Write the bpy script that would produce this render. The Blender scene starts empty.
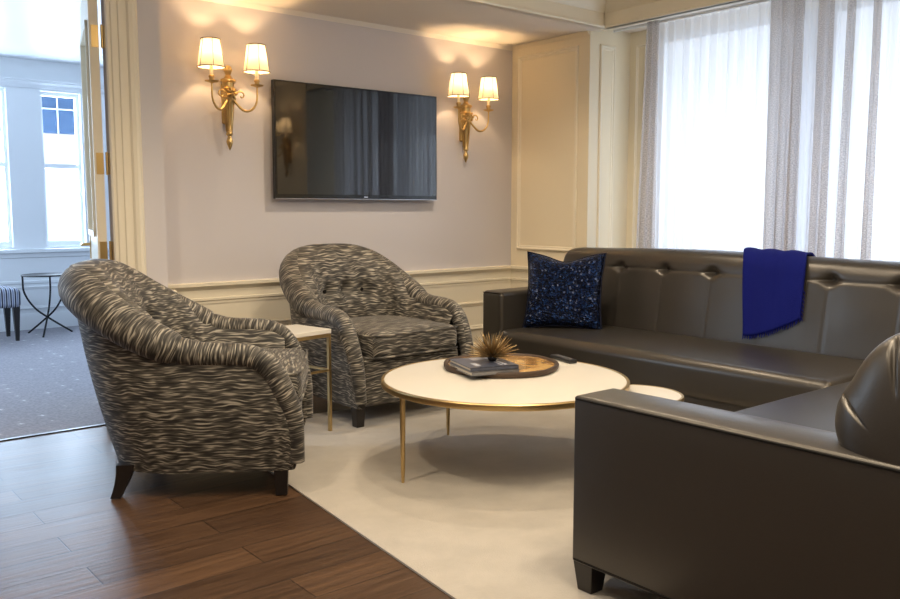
import bpy, bmesh, math, random
from mathutils import Vector, Matrix
random.seed(7)
S = bpy.context.scene
COL = S.collection
PI = math.pi

# ------------------------------------------------------------------ materials
def new_mat(name):
    m = bpy.data.materials.new(name); m.use_nodes = True
    nt = m.node_tree
    return m, nt, nt.nodes['Principled BSDF']

def setp(b, **k):
    for key, val in k.items():
        b.inputs[key.replace('_', ' ')].default_value = val

def pmat(name, col, rough=.5, metal=0., bump=0., bscale=200., **k):
    m, nt, b = new_mat(name)
    setp(b, Base_Color=(*col, 1), Roughness=rough, Metallic=metal, **k)
    if bump:
        tc = nt.nodes.new('ShaderNodeTexCoord'); n = nt.nodes.new('ShaderNodeTexNoise')
        n.inputs['Scale'].default_value = bscale; n.inputs['Detail'].default_value = 3
        bp = nt.nodes.new('ShaderNodeBump'); bp.inputs['Strength'].default_value = bump
        bp.inputs['Distance'].default_value = .004
        nt.links.new(tc.outputs['Object'], n.inputs['Vector'])
        nt.links.new(n.outputs['Fac'], bp.inputs['Height'])
        nt.links.new(bp.outputs['Normal'], b.inputs['Normal'])
    return m

def ramp(nt, stops):
    r = nt.nodes.new('ShaderNodeValToRGB'); e = r.color_ramp.elements
    while len(e) < len(stops): e.new(.5)
    for x, (p, c) in zip(e, stops):
        x.position = p; x.color = (*c, 1)
    return r

M = {}
M['paint'] = pmat('wall_paint', (.61, .58, .595), .6, bump=.05, bscale=90)
M['trim'] = pmat('trim_paint', (.82, .75, .60), .38)
M['panelpaint'] = pmat('panel_paint', (.80, .715, .54), .5)
M['ceil'] = pmat('ceiling_paint', (.80, .74, .66), .7)
M['white'] = pmat('white_paint', (.80, .82, .84), .45)
M['whitewall'] = pmat('white_wall', (.74, .77, .80), .6)
M['brass'] = pmat('aged_brass', (.62, .43, .18), .32, 1.)
M['gold'] = pmat('brushed_gold', (.58, .42, .20), .36, 1.)
M['darkwood'] = pmat('dark_wood', (.012, .009, .008), .35)
M['iron'] = pmat('black_iron', (.02, .02, .022), .4, .6)
M['spike'] = pmat('dark_gold', (.36, .25, .12), .42, .9)
M['marble'] = pmat('white_stone', (.72, .68, .60), .28)
M['black'] = pmat('black_plastic', (.012, .012, .013), .35)
M['bezel'] = pmat('bezel', (.006, .006, .007), .18)
M['screen'] = pmat('screen', (.002, .002, .004), .035, Specular_IOR_Level=.85)
M['badge'] = pmat('badge_silver', (.5, .5, .52), .3, .8)
M['piping'] = pmat('piping', (.012, .011, .010), .8, Specular_IOR_Level=.15)
M['navy'] = pmat('navy_piping', (.004, .006, .020), .7, Specular_IOR_Level=.2)
M['throw'] = pmat('blue_throw', (.005, .009, .135), .9, bump=.6, bscale=260, Specular_IOR_Level=.15)
M['pages'] = pmat('pages', (.62, .56, .46), .7)
M['bookblue'] = pmat('book_cover', (.065, .075, .11), .28)
M['bookgrey'] = pmat('book_cover_grey', (.16, .16, .17), .35)
M['covermark'] = pmat('cover_print', (.42, .44, .50), .4)
M['bark'] = pmat('bark', (.055, .032, .018), .6, bump=.6, bscale=60)
M['candle'] = pmat('candle_sleeve', (.85, .78, .62), .5)
M['shadetrim'] = pmat('shade_trim', (.16, .13, .09), .6)
M['button'] = pmat('remote_button', (.10, .10, .11), .4)
M['awning'] = pmat('blue_canopy', (.008, .04, .10), .6)

def leather():
    m, nt, b = new_mat('bronze_leather')
    setp(b, Base_Color=(.060, .053, .045, 1), Roughness=.35, Metallic=.5, Specular_IOR_Level=.85)
    tc = nt.nodes.new('ShaderNodeTexCoord'); n = nt.nodes.new('ShaderNodeTexNoise')
    n.inputs['Scale'].default_value = 160; n.inputs['Detail'].default_value = 2
    bp = nt.nodes.new('ShaderNodeBump'); bp.inputs['Strength'].default_value = .12; bp.inputs['Distance'].default_value = .002
    nt.links.new(tc.outputs['Object'], n.inputs['Vector']); nt.links.new(n.outputs['Fac'], bp.inputs['Height'])
    nt.links.new(bp.outputs['Normal'], b.inputs['Normal'])
    return m
M['leather'] = leather()

def zebra():
    m, nt, b = new_mat('zebra_chenille')
    setp(b, Roughness=.62, Sheen_Weight=.15)
    uv = nt.nodes.new('ShaderNodeUVMap')
    # big soft warp so that the stripes wander
    n0 = nt.nodes.new('ShaderNodeTexNoise'); n0.inputs['Scale'].default_value = 9; n0.inputs['Detail'].default_value = 1
    mp0 = nt.nodes.new('ShaderNodeVectorMath'); mp0.operation = 'MULTIPLY_ADD'
    mp0.inputs[1].default_value = (.0, .03, 0)
    nt.links.new(uv.outputs['UV'], n0.inputs['Vector'])
    nt.links.new(n0.outputs['Color'], mp0.inputs[0]); nt.links.new(uv.outputs['UV'], mp0.inputs[2])
    mp = nt.nodes.new('ShaderNodeMapping'); mp.inputs['Scale'].default_value = (13, 140, 1)
    nt.links.new(mp0.outputs['Vector'], mp.inputs['Vector'])
    n = nt.nodes.new('ShaderNodeTexNoise'); n.inputs['Scale'].default_value = 1; n.inputs['Detail'].default_value = 1.2
    n.inputs['Distortion'].default_value = .35
    nt.links.new(mp.outputs['Vector'], n.inputs['Vector'])
    r = ramp(nt, [(.38, (.010, .0085, .007)), (.47, (.045, .039, .031)), (.56, (.105, .094, .076)), (.66, (.37, .335, .275))])
    nt.links.new(n.outputs['Fac'], r.inputs['Fac']); nt.links.new(r.outputs['Color'], b.inputs['Base Color'])
    bp = nt.nodes.new('ShaderNodeBump'); bp.inputs['Strength'].default_value = .5; bp.inputs['Distance'].default_value = .004
    nt.links.new(n.outputs['Fac'], bp.inputs['Height']); nt.links.new(bp.outputs['Normal'], b.inputs['Normal'])
    return m
M['zebra'] = zebra()

def wood_floor():
    m, nt, b = new_mat('plank_floor')
    tc = nt.nodes.new('ShaderNodeTexCoord')
    br = nt.nodes.new('ShaderNodeTexBrick'); br.offset = .37; br.squash = 1
    br.inputs['Scale'].default_value = 1; br.inputs['Brick Width'].default_value = 1.25; br.inputs['Row Height'].default_value = .165
    br.inputs['Mortar Size'].default_value = .0022; br.inputs['Mortar Smooth'].default_value = .2
    br.inputs['Color1'].default_value = (.105, .055, .028, 1); br.inputs['Color2'].default_value = (.058, .030, .016, 1)
    br.inputs['Mortar'].default_value = (.015, .008, .005, 1)
    nt.links.new(tc.outputs['Object'], br.inputs['Vector'])
    mp = nt.nodes.new('ShaderNodeMapping'); mp.inputs['Scale'].default_value = (1.6, 26, 1)
    nt.links.new(tc.outputs['Object'], mp.inputs['Vector'])
    n = nt.nodes.new('ShaderNodeTexNoise'); n.inputs['Scale'].default_value = 1.6; n.inputs['Detail'].default_value = 6; n.inputs['Roughness'].default_value = .62
    nt.links.new(mp.outputs['Vector'], n.inputs['Vector'])
    r = ramp(nt, [(.3, (.45, .42, .40)), (.55, (1, 1, 1)), (.75, (1.5, 1.5, 1.45))])
    nt.links.new(n.outputs['Fac'], r.inputs['Fac'])
    mx = nt.nodes.new('ShaderNodeMix'); mx.data_type = 'RGBA'; mx.blend_type = 'MULTIPLY'; mx.inputs[0].default_value = .85
    nt.links.new(br.outputs['Color'], mx.inputs[6]); nt.links.new(r.outputs['Color'], mx.inputs[7])
    nt.links.new(mx.outputs[2], b.inputs['Base Color'])
    rr = nt.nodes.new('ShaderNodeMapRange'); rr.inputs['To Min'].default_value = .29; rr.inputs['To Max'].default_value = .46; b.inputs['Specular IOR Level'].default_value = .36
    nt.links.new(n.outputs['Fac'], rr.inputs['Value']); nt.links.new(rr.outputs['Result'], b.inputs['Roughness'])
    ad = nt.nodes.new('ShaderNodeMath'); ad.operation = 'MULTIPLY_ADD'; ad.inputs[1].default_value = -.6
    nt.links.new(br.outputs['Fac'], ad.inputs[0]); nt.links.new(n.outputs['Fac'], ad.inputs[2])
    bp = nt.nodes.new('ShaderNodeBump'); bp.inputs['Strength'].default_value = .35; bp.inputs['Distance'].default_value = .004
    nt.links.new(ad.outputs[0], bp.inputs['Height']); nt.links.new(bp.outputs['Normal'], b.inputs['Normal'])
    return m
M['floor'] = wood_floor()

def carpet():
    m, nt, b = new_mat('star_carpet')
    setp(b, Roughness=.95, Sheen_Weight=.2)
    tc = nt.nodes.new('ShaderNodeTexCoord')
    v = nt.nodes.new('ShaderNodeTexVoronoi'); v.feature = 'F1'; v.distance = 'MINKOWSKI'; v.inputs['Exponent'].default_value = .5
    v.inputs['Scale'].default_value = 6.5; v.inputs['Randomness'].default_value = .25
    nt.links.new(tc.outputs['Object'], v.inputs['Vector'])
    r = ramp(nt, [(.16, (.60, .60, .64)), (.34, (.27, .255, .29)), (.9, (.23, .22, .255))])
    nt.links.new(v.outputs['Distance'], r.inputs['Fac'])
    n = nt.nodes.new('ShaderNodeTexNoise'); n.inputs['Scale'].default_value = 60; n.inputs['Detail'].default_value = 4
    nt.links.new(tc.outputs['Object'], n.inputs['Vector'])
    r2 = ramp(nt, [(.3, (.7, .7, .7)), (.7, (1.25, 1.25, 1.25))]); nt.links.new(n.outputs['Fac'], r2.inputs['Fac'])
    mx = nt.nodes.new('ShaderNodeMix'); mx.data_type = 'RGBA'; mx.blend_type = 'MULTIPLY'; mx.inputs[0].default_value = 1
    nt.links.new(r.outputs['Color'], mx.inputs[6]); nt.links.new(r2.outputs['Color'], mx.inputs[7])
    nt.links.new(mx.outputs[2], b.inputs['Base Color'])
    return m
M['carpet'] = carpet()

def rugmat():
    m, nt, b = new_mat('cream_rug')
    setp(b, Roughness=.95, Sheen_Weight=.25)
    tc = nt.nodes.new('ShaderNodeTexCoord')
    n = nt.nodes.new('ShaderNodeTexNoise'); n.inputs['Scale'].default_value = 5; n.inputs['Detail'].default_value = 7; n.inputs['Roughness'].default_value = .65
    nt.links.new(tc.outputs['Object'], n.inputs['Vector'])
    r = ramp(nt, [(.3, (.385, .35, .30)), (.7, (.465, .425, .365))]); nt.links.new(n.outputs['Fac'], r.inputs['Fac'])
    nt.links.new(r.outputs['Color'], b.inputs['Base Color'])
    n2 = nt.nodes.new('ShaderNodeTexNoise'); n2.inputs['Scale'].default_value = 220
    nt.links.new(tc.outputs['Object'], n2.inputs['Vector'])
    bp = nt.nodes.new('ShaderNodeBump'); bp.inputs['Strength'].default_value = .4; bp.inputs['Distance'].default_value = .004
    nt.links.new(n2.outputs['Fac'], bp.inputs['Height']); nt.links.new(bp.outputs['Normal'], b.inputs['Normal'])
    return m
M['rug'] = rugmat()

def sequins():
    m, nt, b = new_mat('navy_sequins')
    setp(b, Metallic=.7, Roughness=.28)
    uv = nt.nodes.new('ShaderNodeUVMap')
    v = nt.nodes.new('ShaderNodeTexVoronoi'); v.inputs['Scale'].default_value = 46; v.inputs['Randomness'].default_value = .8
    nt.links.new(uv.outputs['UV'], v.inputs['Vector'])
    sp = nt.nodes.new('ShaderNodeSeparateColor'); nt.links.new(v.outputs['Color'], sp.inputs['Color'])
    r = ramp(nt, [(.0, (.003, .004, .012)), (.45, (.004, .008, .03)), (.7, (.008, .024, .095)), (.95, (.02, .07, .24)), (1, (.28, .33, .5))])
    nt.links.new(sp.outputs['Red'], r.inputs['Fac']); nt.links.new(r.outputs['Color'], b.inputs['Base Color'])
    bp = nt.nodes.new('ShaderNodeBump'); bp.inputs['Strength'].default_value = 1; bp.inputs['Distance'].default_value = .012
    ma = nt.nodes.new('ShaderNodeMath'); ma.operation = 'ADD'
    nt.links.new(sp.outputs['Green'], ma.inputs[0]); nt.links.new(v.outputs['Distance'], ma.inputs[1])
    nt.links.new(ma.outputs[0], bp.inputs['Height']); nt.links.new(bp.outputs['Normal'], b.inputs['Normal'])
    return m
M['sequin'] = sequins()

def slice_wood():
    m, nt, b = new_mat('wood_slice')
    setp(b, Roughness=.22, Coat_Weight=.5)
    tc = nt.nodes.new('ShaderNodeTexCoord')
    n = nt.nodes.new('ShaderNodeTexNoise'); n.inputs['Scale'].default_value = 5; n.inputs['Detail'].default_value = 5; n.inputs['Distortion'].default_value = 1.5
    nt.links.new(tc.outputs['Object'], n.inputs['Vector'])
    r = ramp(nt, [(.3, (.10, .045, .012)), (.46, (.42, .22, .06)), (.6, (.68, .43, .15)), (.75, (.36, .18, .05))])
    nt.links.new(n.outputs['Fac'], r.inputs['Fac']); nt.links.new(r.outputs['Color'], b.inputs['Base Color'])
    return m
M['slice'] = slice_wood()

def stripes():
    m, nt, b = new_mat('striped_fabric')
    setp(b, Roughness=.8)
    tc = nt.nodes.new('ShaderNodeTexCoord')
    w = nt.nodes.new('ShaderNodeTexWave'); w.bands_direction = 'X'; w.inputs['Scale'].default_value = 9; w.inputs['Distortion'].default_value = 0
    nt.links.new(tc.outputs['Object'], w.inputs['Vector'])
    r = ramp(nt, [(.2, (.02, .025, .05)), (.4, (.45, .48, .55)), (.6, (.75, .77, .80)), (.8, (.16, .19, .30))])
    nt.links.new(w.outputs['Fac'], r.inputs['Fac']); nt.links.new(r.outputs['Color'], b.inputs['Base Color'])
    return m
M['stripes'] = stripes()

def cloth(name, col, transp, transl, texture=False, metal=None):
    m = bpy.data.materials.new(name); m.use_nodes = True; nt = m.node_tree
    for n in list(nt.nodes): nt.nodes.remove(n)
    out = nt.nodes.new('ShaderNodeOutputMaterial')
    tr = nt.nodes.new('ShaderNodeBsdfTransparent'); tl = nt.nodes.new('ShaderNodeBsdfTranslucent'); df = nt.nodes.new('ShaderNodeBsdfDiffuse')
    tl.inputs['Color'].default_value = (*col, 1); df.inputs['Color'].default_value = (*col, 1)
    m1 = nt.nodes.new('ShaderNodeMixShader'); m1.inputs[0].default_value = transl
    nt.links.new(df.outputs[0], m1.inputs[1]); nt.links.new(tl.outputs[0], m1.inputs[2])
    m2 = nt.nodes.new('ShaderNodeMixShader'); m2.inputs[0].default_value = transp
    nt.links.new(m1.outputs[0], m2.inputs[1]); nt.links.new(tr.outputs[0], m2.inputs[2])
    nt.links.new(m2.outputs[0], out.inputs['Surface'])
    if texture:
        uv = nt.nodes.new('ShaderNodeUVMap'); mp = nt.nodes.new('ShaderNodeMapping'); mp.inputs['Scale'].default_value = (110, 210, 1)
        nt.links.new(uv.outputs['UV'], mp.inputs['Vector'])
        n = nt.nodes.new('ShaderNodeTexNoise'); n.inputs['Scale'].default_value = 1; n.inputs['Detail'].default_value = 2
        nt.links.new(mp.outputs['Vector'], n.inputs['Vector'])
        c2 = tuple(x * .72 for x in col)
        r = ramp(nt, [(.40, c2), (.6, col)]); nt.links.new(n.outputs['Fac'], r.inputs['Fac'])
        nt.links.new(r.outputs['Color'], df.inputs['Color']); nt.links.new(r.outputs['Color'], tl.inputs['Color'])
        rr = nt.nodes.new('ShaderNodeMapRange'); rr.inputs['From Min'].default_value = .4; rr.inputs['From Max'].default_value = .65
        rr.inputs['To Min'].default_value = transp * 1.4; rr.inputs['To Max'].default_value = transp * .6
        nt.links.new(n.outputs['Fac'], rr.inputs['Value']); nt.links.new(rr.outputs['Result'], m2.inputs[0])
    return m
M['sheer'] = cloth('white_sheer', (.90, .92, .97), .30, .72)
M['drape'] = cloth('shimmer_drape', (.68, .645, .64), .15, .5, True)
M['shade'] = cloth('lamp_shade_silk', (.95, .86, .68), .0, .13)

def glass():
    m = bpy.data.materials.new('window_glass'); m.use_nodes = True; nt = m.node_tree
    for n in list(nt.nodes): nt.nodes.remove(n)
    out = nt.nodes.new('ShaderNodeOutputMaterial'); tr = nt.nodes.new('ShaderNodeBsdfTransparent'); gl = nt.nodes.new('ShaderNodeBsdfGlossy')
    gl.inputs['Roughness'].default_value = .02
    mx = nt.nodes.new('ShaderNodeMixShader'); mx.inputs[0].default_value = .05
    nt.links.new(tr.outputs[0], mx.inputs[1]); nt.links.new(gl.outputs[0], mx.inputs[2]); nt.links.new(mx.outputs[0], out.inputs['Surface'])
    return m
M['glass'] = glass()

def emit(name, col, s):
    m = bpy.data.materials.new(name); m.use_nodes = True; nt = m.node_tree
    b = nt.nodes['Principled BSDF']; setp(b, Base_Color=(1, 1, 1, 1), Emission_Color=(*col, 1), Emission_Strength=s)
    return m
M['bulb'] = emit('bulb_glow', (1, .72, .38), 12)

# ------------------------------------------------------------------ mesh helpers
class MB:
    def __init__(s): s.v = []; s.f = []; s.uv = []
    def vert(s, p, uv=(0, 0)):
        s.v.append(tuple(p)); s.uv.append(uv); return len(s.v) - 1
    def grid(s, nu, nv, fn, flip=False):
        b = len(s.v)
        for i in range(nu + 1):
            for j in range(nv + 1):
                p, t = fn(i / nu, j / nv); s.vert(p, t)
        for i in range(nu):
            for j in range(nv):
                a = b + i * (nv + 1) + j
                q = (a, a + nv + 1, a + nv + 2, a + 1)
                s.f.append(q[::-1] if flip else q)
    def box(s, x0, x1, y0, y1, z0, z1):
        b = len(s.v)
        for x in (x0, x1):
            for y in (y0, y1):
                for z in (z0, z1): s.vert((x, y, z), (x + y, z))
        for q in ((0, 1, 3, 2), (4, 6, 7, 5), (0, 4, 5, 1), (2, 3, 7, 6), (0, 2, 6, 4), (1, 5, 7, 3)):
            s.f.append(tuple(b + k for k in q))
    def rbox(s, x0, x1, y0, y1, z0, z1, r, n=5, m=6, crown=0., uvdir=None):
        # rounded box: m flat divisions per side plus n around each rounded edge
        def axis(a0, a1):
            c0, c1 = a0 + r, a1 - r
            L = [(c0, -math.tan((n - k) / n * PI / 4)) for k in range(n)]
            L += [(c0 + (c1 - c0) * k / m, 0) for k in range(m + 1)]
            L += [(c1, math.tan((k + 1) / n * PI / 4)) for k in range(n)]
            return L
        A = [axis(x0, x1), axis(y0, y1), axis(z0, z1)]
        cz = (x0 + x1) / 2, (y0 + y1) / 2
        def pt(i, j, k):
            d = Vector((A[0][i][1], A[1][j][1], A[2][k][1])); c = Vector((A[0][i][0], A[1][j][0], A[2][k][0]))
            if d.length: d.normalize()
            p = c + d * r
            if crown and d.z > .2:
                u = (p.x - cz[0]) / ((x1 - x0) / 2); v = (p.y - cz[1]) / ((y1 - y0) / 2)
                p.z += crown * max(0, 1 - u * u) * max(0, 1 - v * v) * d.z
            return p
        N = len(A[0])
        sz = (x1 - x0, y1 - y0, z1 - z0)
        def face(fix, end, a, b_):
            base = len(s.v); na, nb = len(A[a]), len(A[b_])
            for i in range(na):
                for j in range(nb):
                    idx = [0, 0, 0]; idx[fix] = end; idx[a] = i; idx[b_] = j
                    p = pt(*idx)
                    if fix == 2: t = (p.x, p.y)
                    elif fix == 1: t = (p.x, p.z + p.y)
                    else: t = (p.y, p.z + p.x)
                    s.vert(p, t)
            for i in range(na - 1):
                for j in range(nb - 1):
                    q = base + i * nb + j
                    quad = (q, q + nb, q + nb + 1, q + 1)
                    s.f.append(quad)
        for fix, a, b_ in ((2, 0, 1), (1, 0, 2), (0, 1, 2)):
            face(fix, 0, a, b_); face(fix, N - 1, a, b_)
    def tube(s, pts, rad, n=10, caps=True, ref=None, uvs=1.0):
        pts = [Vector(p) for p in pts]; m = len(pts)
        if not hasattr(rad, '__len__'): rad = [rad] * m
        b = len(s.v); L = 0; prev = None
        for i, p in enumerate(pts):
            t = (pts[min(i + 1, m - 1)] - pts[max(i - 1, 0)]).normalized()
            if i: L += (p - pts[i - 1]).length
            if ref is not None and callable(ref): a = ref(i)
            elif prev is None: a = Vector((0, 0, 1)) if abs(t.z) < .9 else Vector((1, 0, 0))
            else: a = prev
            a = (a - t * a.dot(t)).normalized(); prev = a; c = t.cross(a)
            for k in range(n + 1):
                th = 2 * PI * k / n
                s.vert(p + (a * math.cos(th) + c * math.sin(th)) * rad[i], (th * rad[i] * uvs, L * uvs))
        for i in range(m - 1):
            for k in range(n):
                q = b + i * (n + 1) + k
                s.f.append((q, q + 1, q + n + 2, q + n + 1))
        if caps:
            s.f.append(tuple(b + k for k in range(n))[::-1])
            s.f.append(tuple(b + (m - 1) * (n + 1) + k for k in range(n)))
    def lathe(s, prof, n=24, c=(0, 0, 0), arc=(0, 2 * PI), sx=1, sy=1):
        b = len(s.v); m = len(prof)
        for k in range(n + 1):
            th = arc[0] + (arc[1] - arc[0]) * k / n
            for r, z in prof:
                s.vert((c[0] + r * math.cos(th) * sx, c[1] + r * math.sin(th) * sy, c[2] + z), (th, z))
        for k in range(n):
            for j in range(m - 1):
                q = b + k * m + j
                s.f.append((q, q + m, q + m + 1, q + 1))
    def prism(s, poly, fn):
        # poly: list of 2D points, fn(p2, end) -> 3D; end in (0,1)
        b = len(s.v); n = len(poly)
        for e in (0, 1):
            for p in poly: s.vert(fn(p, e))
        for k in range(n):
            s.f.append((b + k, b + (k + 1) % n, b + n + (k + 1) % n, b + n + k))
        s.f.append(tuple(b + k for k in range(n))[::-1]); s.f.append(tuple(b + n + k for k in range(n)))
    def build(s, name, mat, parent=None, smooth=True, weld=True, world=False, bevel=0, angle=40, subsurf=0, solid=0):
        me = bpy.data.meshes.new(name)
        off = Vector(parent.location) if (parent and world) else Vector((0, 0, 0))
        while world and parent is not None and parent.parent is not None:
            parent_ = parent.parent; off += Vector(parent_.location); break
        me.from_pydata([tuple(Vector(p) - off) for p in s.v], [], s.f)
        ul = me.uv_layers.new(name='UVMap')
        for lp in me.loops: ul.data[lp.index].uv = s.uv[lp.vertex_index]
        bm = bmesh.new(); bm.from_mesh(me)
        if weld: bmesh.ops.remove_doubles(bm, verts=bm.verts, dist=1e-5)
        bmesh.ops.recalc_face_normals(bm, faces=bm.faces)
        if bevel:
            es = [e for e in bm.edges if len(e.link_faces) == 2 and e.calc_face_angle(0) > math.radians(30)]
            bmesh.ops.bevel(bm, geom=es, offset=bevel, segments=3, profile=.5, affect='EDGES', clamp_overlap=True)
        bm.to_mesh(me); bm.free()
        if smooth:
            for p in me.polygons: p.use_smooth = True
            try: me.set_sharp_from_angle(angle=math.radians(angle))
            except Exception: pass
        me.materials.append(M[mat] if isinstance(mat, str) else mat)
        o = bpy.data.objects.new(name, me); COL.objects.link(o)
        if parent is not None: o.parent = parent
        if solid:
            md = o.modifiers.new('solid', 'SOLIDIFY'); md.thickness = solid; md.offset = 0
        return o

def thing(name, label, cat, loc, rz=0, group=None):
    o = bpy.data.objects.new(name, None); COL.objects.link(o); o.empty_display_size = .1
    o.location = loc; o.rotation_euler = (0, 0, rz)
    tag(o, label, cat, group); return o
def tag(o, label, cat, group=None):
    o['label'] = label; o['category'] = cat
    if group: o['group'] = group
    return o
def struct(o): o['kind'] = 'structure'; return o
def copy_tree(o, parent=None):
    c = o.copy(); COL.objects.link(c)
    if parent is not None: c.parent = parent
    for ch in list(o.children): copy_tree(ch, c)
    return c
def sbox(name, mat, *ext, bevel=0):
    b = MB(); b.box(*ext); return struct(b.build(name, mat, bevel=bevel, smooth=False))

def catmull(P, per):
    P = [Vector(p) for p in P]; out = []
    Q = [P[0] * 2 - P[1]] + P + [P[-1] * 2 - P[-2]]
    for i in range(1, len(Q) - 2):
        a, b, c, d = Q[i - 1:i + 3]
        for k in range(per):
            t = k / per
            out.append(.5 * ((2 * b) + (c - a) * t + (2 * a - 5 * b + 4 * c - d) * t * t + (3 * b - a - 3 * c + d) * t ** 3))
    out.append(P[-1]); return out
def gauss(x, w): return math.exp(-(x / w) ** 2)
def sstep(a, b, x):
    t = min(1, max(0, (x - a) / (b - a))); return t * t * (3 - 2 * t)

# ------------------------------------------------------------------ room shell
YA, XP, YD = 4.92, 4.68, 4.60          # television wall, panelled wall, doorway wall
YS, ZS, ZC = 4.015, 2.40, 2.68         # soffit edge, soffit underside, main ceiling
XW, XCURT = 5.12, 4.88                 # window wall in its recess
R2Y, Z2 = 8.90, 2.56                   # far room
YR = 1.62                              # near end of the window recess

# floors
b = MB(); b.prism([(-2.2, -2.6), (5.1, -2.6), (5.1, 4.92), (1.785, 4.92), (1.785, 4.66), (-2.2, 4.66)], lambda p, e: (p[0], p[1], 0 if e else -.05))
struct(b.build('floor', 'floor', smooth=False))
b = MB(); b.prism([(-1.6, 4.66), (1.785, 4.66), (1.785, 5.05), (4.6, 5.05), (4.6, R2Y), (-1.6, R2Y)], lambda p, e: (p[0], p[1], .004 if e else -.05))
struct(b.build('floor.001', 'carpet', smooth=False))
sbox('trim_1', 'darkwood', -.2, 1.6, 4.65, 4.675, -.01, .006)
# walls
sbox('wall_back', 'paint', 1.785, XP, YA, YA + .12, 0, ZC + .1)
sbox('wall_right', 'panelpaint', XP, XP + .5, 4.13, YA + .12, 0, ZC + .1)
b = MB(); b.prism([(1.50, YD), (1.785, YD), (1.785, YA + .12), (1.69, YA + .12), (1.69, 4.76), (1.60, 4.76), (1.56, 4.645), (1.50, 4.645)], lambda p, e: (p[0], p[1], ZC + .1 if e else 0))
struct(b.build('wall_left', 'paint', smooth=False))
b = MB(); b.box(-2.2, -.30, YD, 4.76, 0, ZC + .1); b.box(-.30, 1.50, YD, 4.76, 2.36, ZC + .1)
struct(b.build('wall_left.001', 'paint', smooth=False))
sbox('wall_side', 'paint', -2.3, -2.2, -2.6, 4.76, 0, ZC + .1)
sbox('wall_front', 'paint', -2.3, 5.2, -2.7, -2.6, 0, ZC + .1)
sbox('wall_right.001', 'panelpaint', XP, XP + .52, -2.6, YR, 0, ZC + .1)
# window wall: pieces round the opening
WY0, WY1, WZ0, WZ1 = 1.74, 3.90, .55, 2.38
b = MB()
b.box(XW, XW + .12, WY1, 4.16, 0, ZC); b.box(XW, XW + .12, YR - .02, WY0, 0, ZC)
b.box(XW, XW + .12, WY0, WY1, 0, WZ0); b.box(XW, XW + .12, WY0, WY1, WZ1, ZC)
struct(b.build('wall_window', 'panelpaint', smooth=False))
# main ceiling, soffits
b = MB(); b.box(-2.3, XP + .1, -2.7, YS + .2, ZC, ZC + .08)
struct(b.build('ceiling', 'ceil', smooth=False))
b = MB(); b.box(-2.2, XP + .02, YS + .02, YA + .02, ZS, ZC - .005)
struct(b.build('ceiling.001', 'ceil', smooth=False))
sbox('ceiling.002', 'ceil', XP + .08, XW, YR, 4.13, 2.44, 2.50)

# crown mouldings: profile (projection, z) extruded
def crown(name, prof, axis, at, sgn, a0, a1, mat='trim'):
    b = MB()
    if axis == 'x': b.prism(prof, lambda p, e: (a1 if e else a0, at + sgn * p[0], p[1]))
    else: b.prism(prof, lambda p, e: (at + sgn * p[0], a1 if e else a0, p[1]))
    return struct(b.build(name, mat, angle=25))
CR = [(-.03, 2.40), (.012, 2.40), (.016, 2.405), (.016, 2.415), (.004, 2.42), (.004, 2.50), (.012, 2.505), (.018, 2.515), (.03, 2.525), (.06, 2.56), (.075, 2.60), (.10, 2.635), (.115, 2.645), (.115, 2.66), (.13, 2.665), (.13, 2.679), (-.03, 2.679)]
crown('trim_2', CR, 'x', YS, -1, -2.2, XP)
crown('trim_3', CR, 'y', XP + .02, -1, -2.6, YS)
sbox('trim_4', 'trim', XP + .02, XP + .08, YR, 4.12, 2.40, 2.66)          # pelmet board above the curtains
CV = [(0, 2.372), (.006, 2.372), (.009, 2.378), (.016, 2.386), (.022, 2.394), (.024, 2.399), (0, 2.399)]
crown('trim_5', CV, 'x', YA, -1, 1.785, XP, 'ceil')
crown('trim_6', CV, 'y', XP, -1, 4.135, YA, 'panelpaint')

# chair rail and wainscot of the television wall and the panelled wall
RAIL = [(0, .585), (.008, .585), (.008, .60), (.016, .606), (.016, .618), (.006, .622), (.006, .668), (.012, .675), (.022, .688), (.036, .694), (.036, .712), (.03, .716), (0, .716)]
LOW = [(0, .02), (.003, .02), (.003, .60), (0, .60)]
BASE = [(0, .004), (.02, .004), (.02, .10), (.014, .112), (.008, .13), (0, .13)]
for nm, pr, mt in (('trim_7', RAIL, 'trim'), ('trim_8', LOW, 'trim'), ('baseboard_back', BASE, 'trim')):
    crown(nm, pr, 'x', YA, -1, 1.785, XP, mt)
for nm, pr, mt in (('trim_9', RAIL, 'trim'), ('trim_10', LOW, 'trim'), ('baseboard_right', BASE, 'trim')):
    crown(nm, pr, 'y', XP, -1, 4.13, YA, mt)
b = MB()     # rail wrapping the pier beside the doorway
b.prism(RAIL, lambda p, e: ((1.785 + p[0] * 1.0) if e else 1.69, YD - p[0], p[1] - .004))
b.prism(RAIL, lambda p, e: (1.785 + p[0], YA if e else YD - p[0], p[1] - .004))
struct(b.build('trim_11', 'trim', angle=25))

def frame(name, plane, at, sgn, a0, a1, z0, z1, w=.035, h=.014, mat='trim'):
    """picture-frame moulding on a wall plane; plane 'y' -> along x, 'x' -> along y"""
    b = MB()
    prof = [(0, 0), (.0, h * .6), (w * .18, h), (w * .42, h * .9), (w * .55, h * .45), (w * .85, h * .35), (w, 0)]
    C = [(a0, z0), (a1, z0), (a1, z1), (a0, z1)]
    D = [(1, 1), (-1, 1), (-1, -1), (1, -1)]
    base = len(b.v)
    for (a, z), (da, dz) in zip(C, D):
        for o_, hh in prof:
            aa, zz = a + da * o_, z + dz * o_
            b.vert((aa, at + sgn * hh, zz) if plane == 'y' else (at + sgn * hh, aa, zz))
    n = len(prof)
    for k in range(4):
        for j in range(n - 1):
            b.f.append((k * n + j, k * n + j + 1, ((k + 1) % 4) * n + j + 1, ((k + 1) % 4) * n + j))
    return struct(b.build(name, mat, angle=20))
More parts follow.
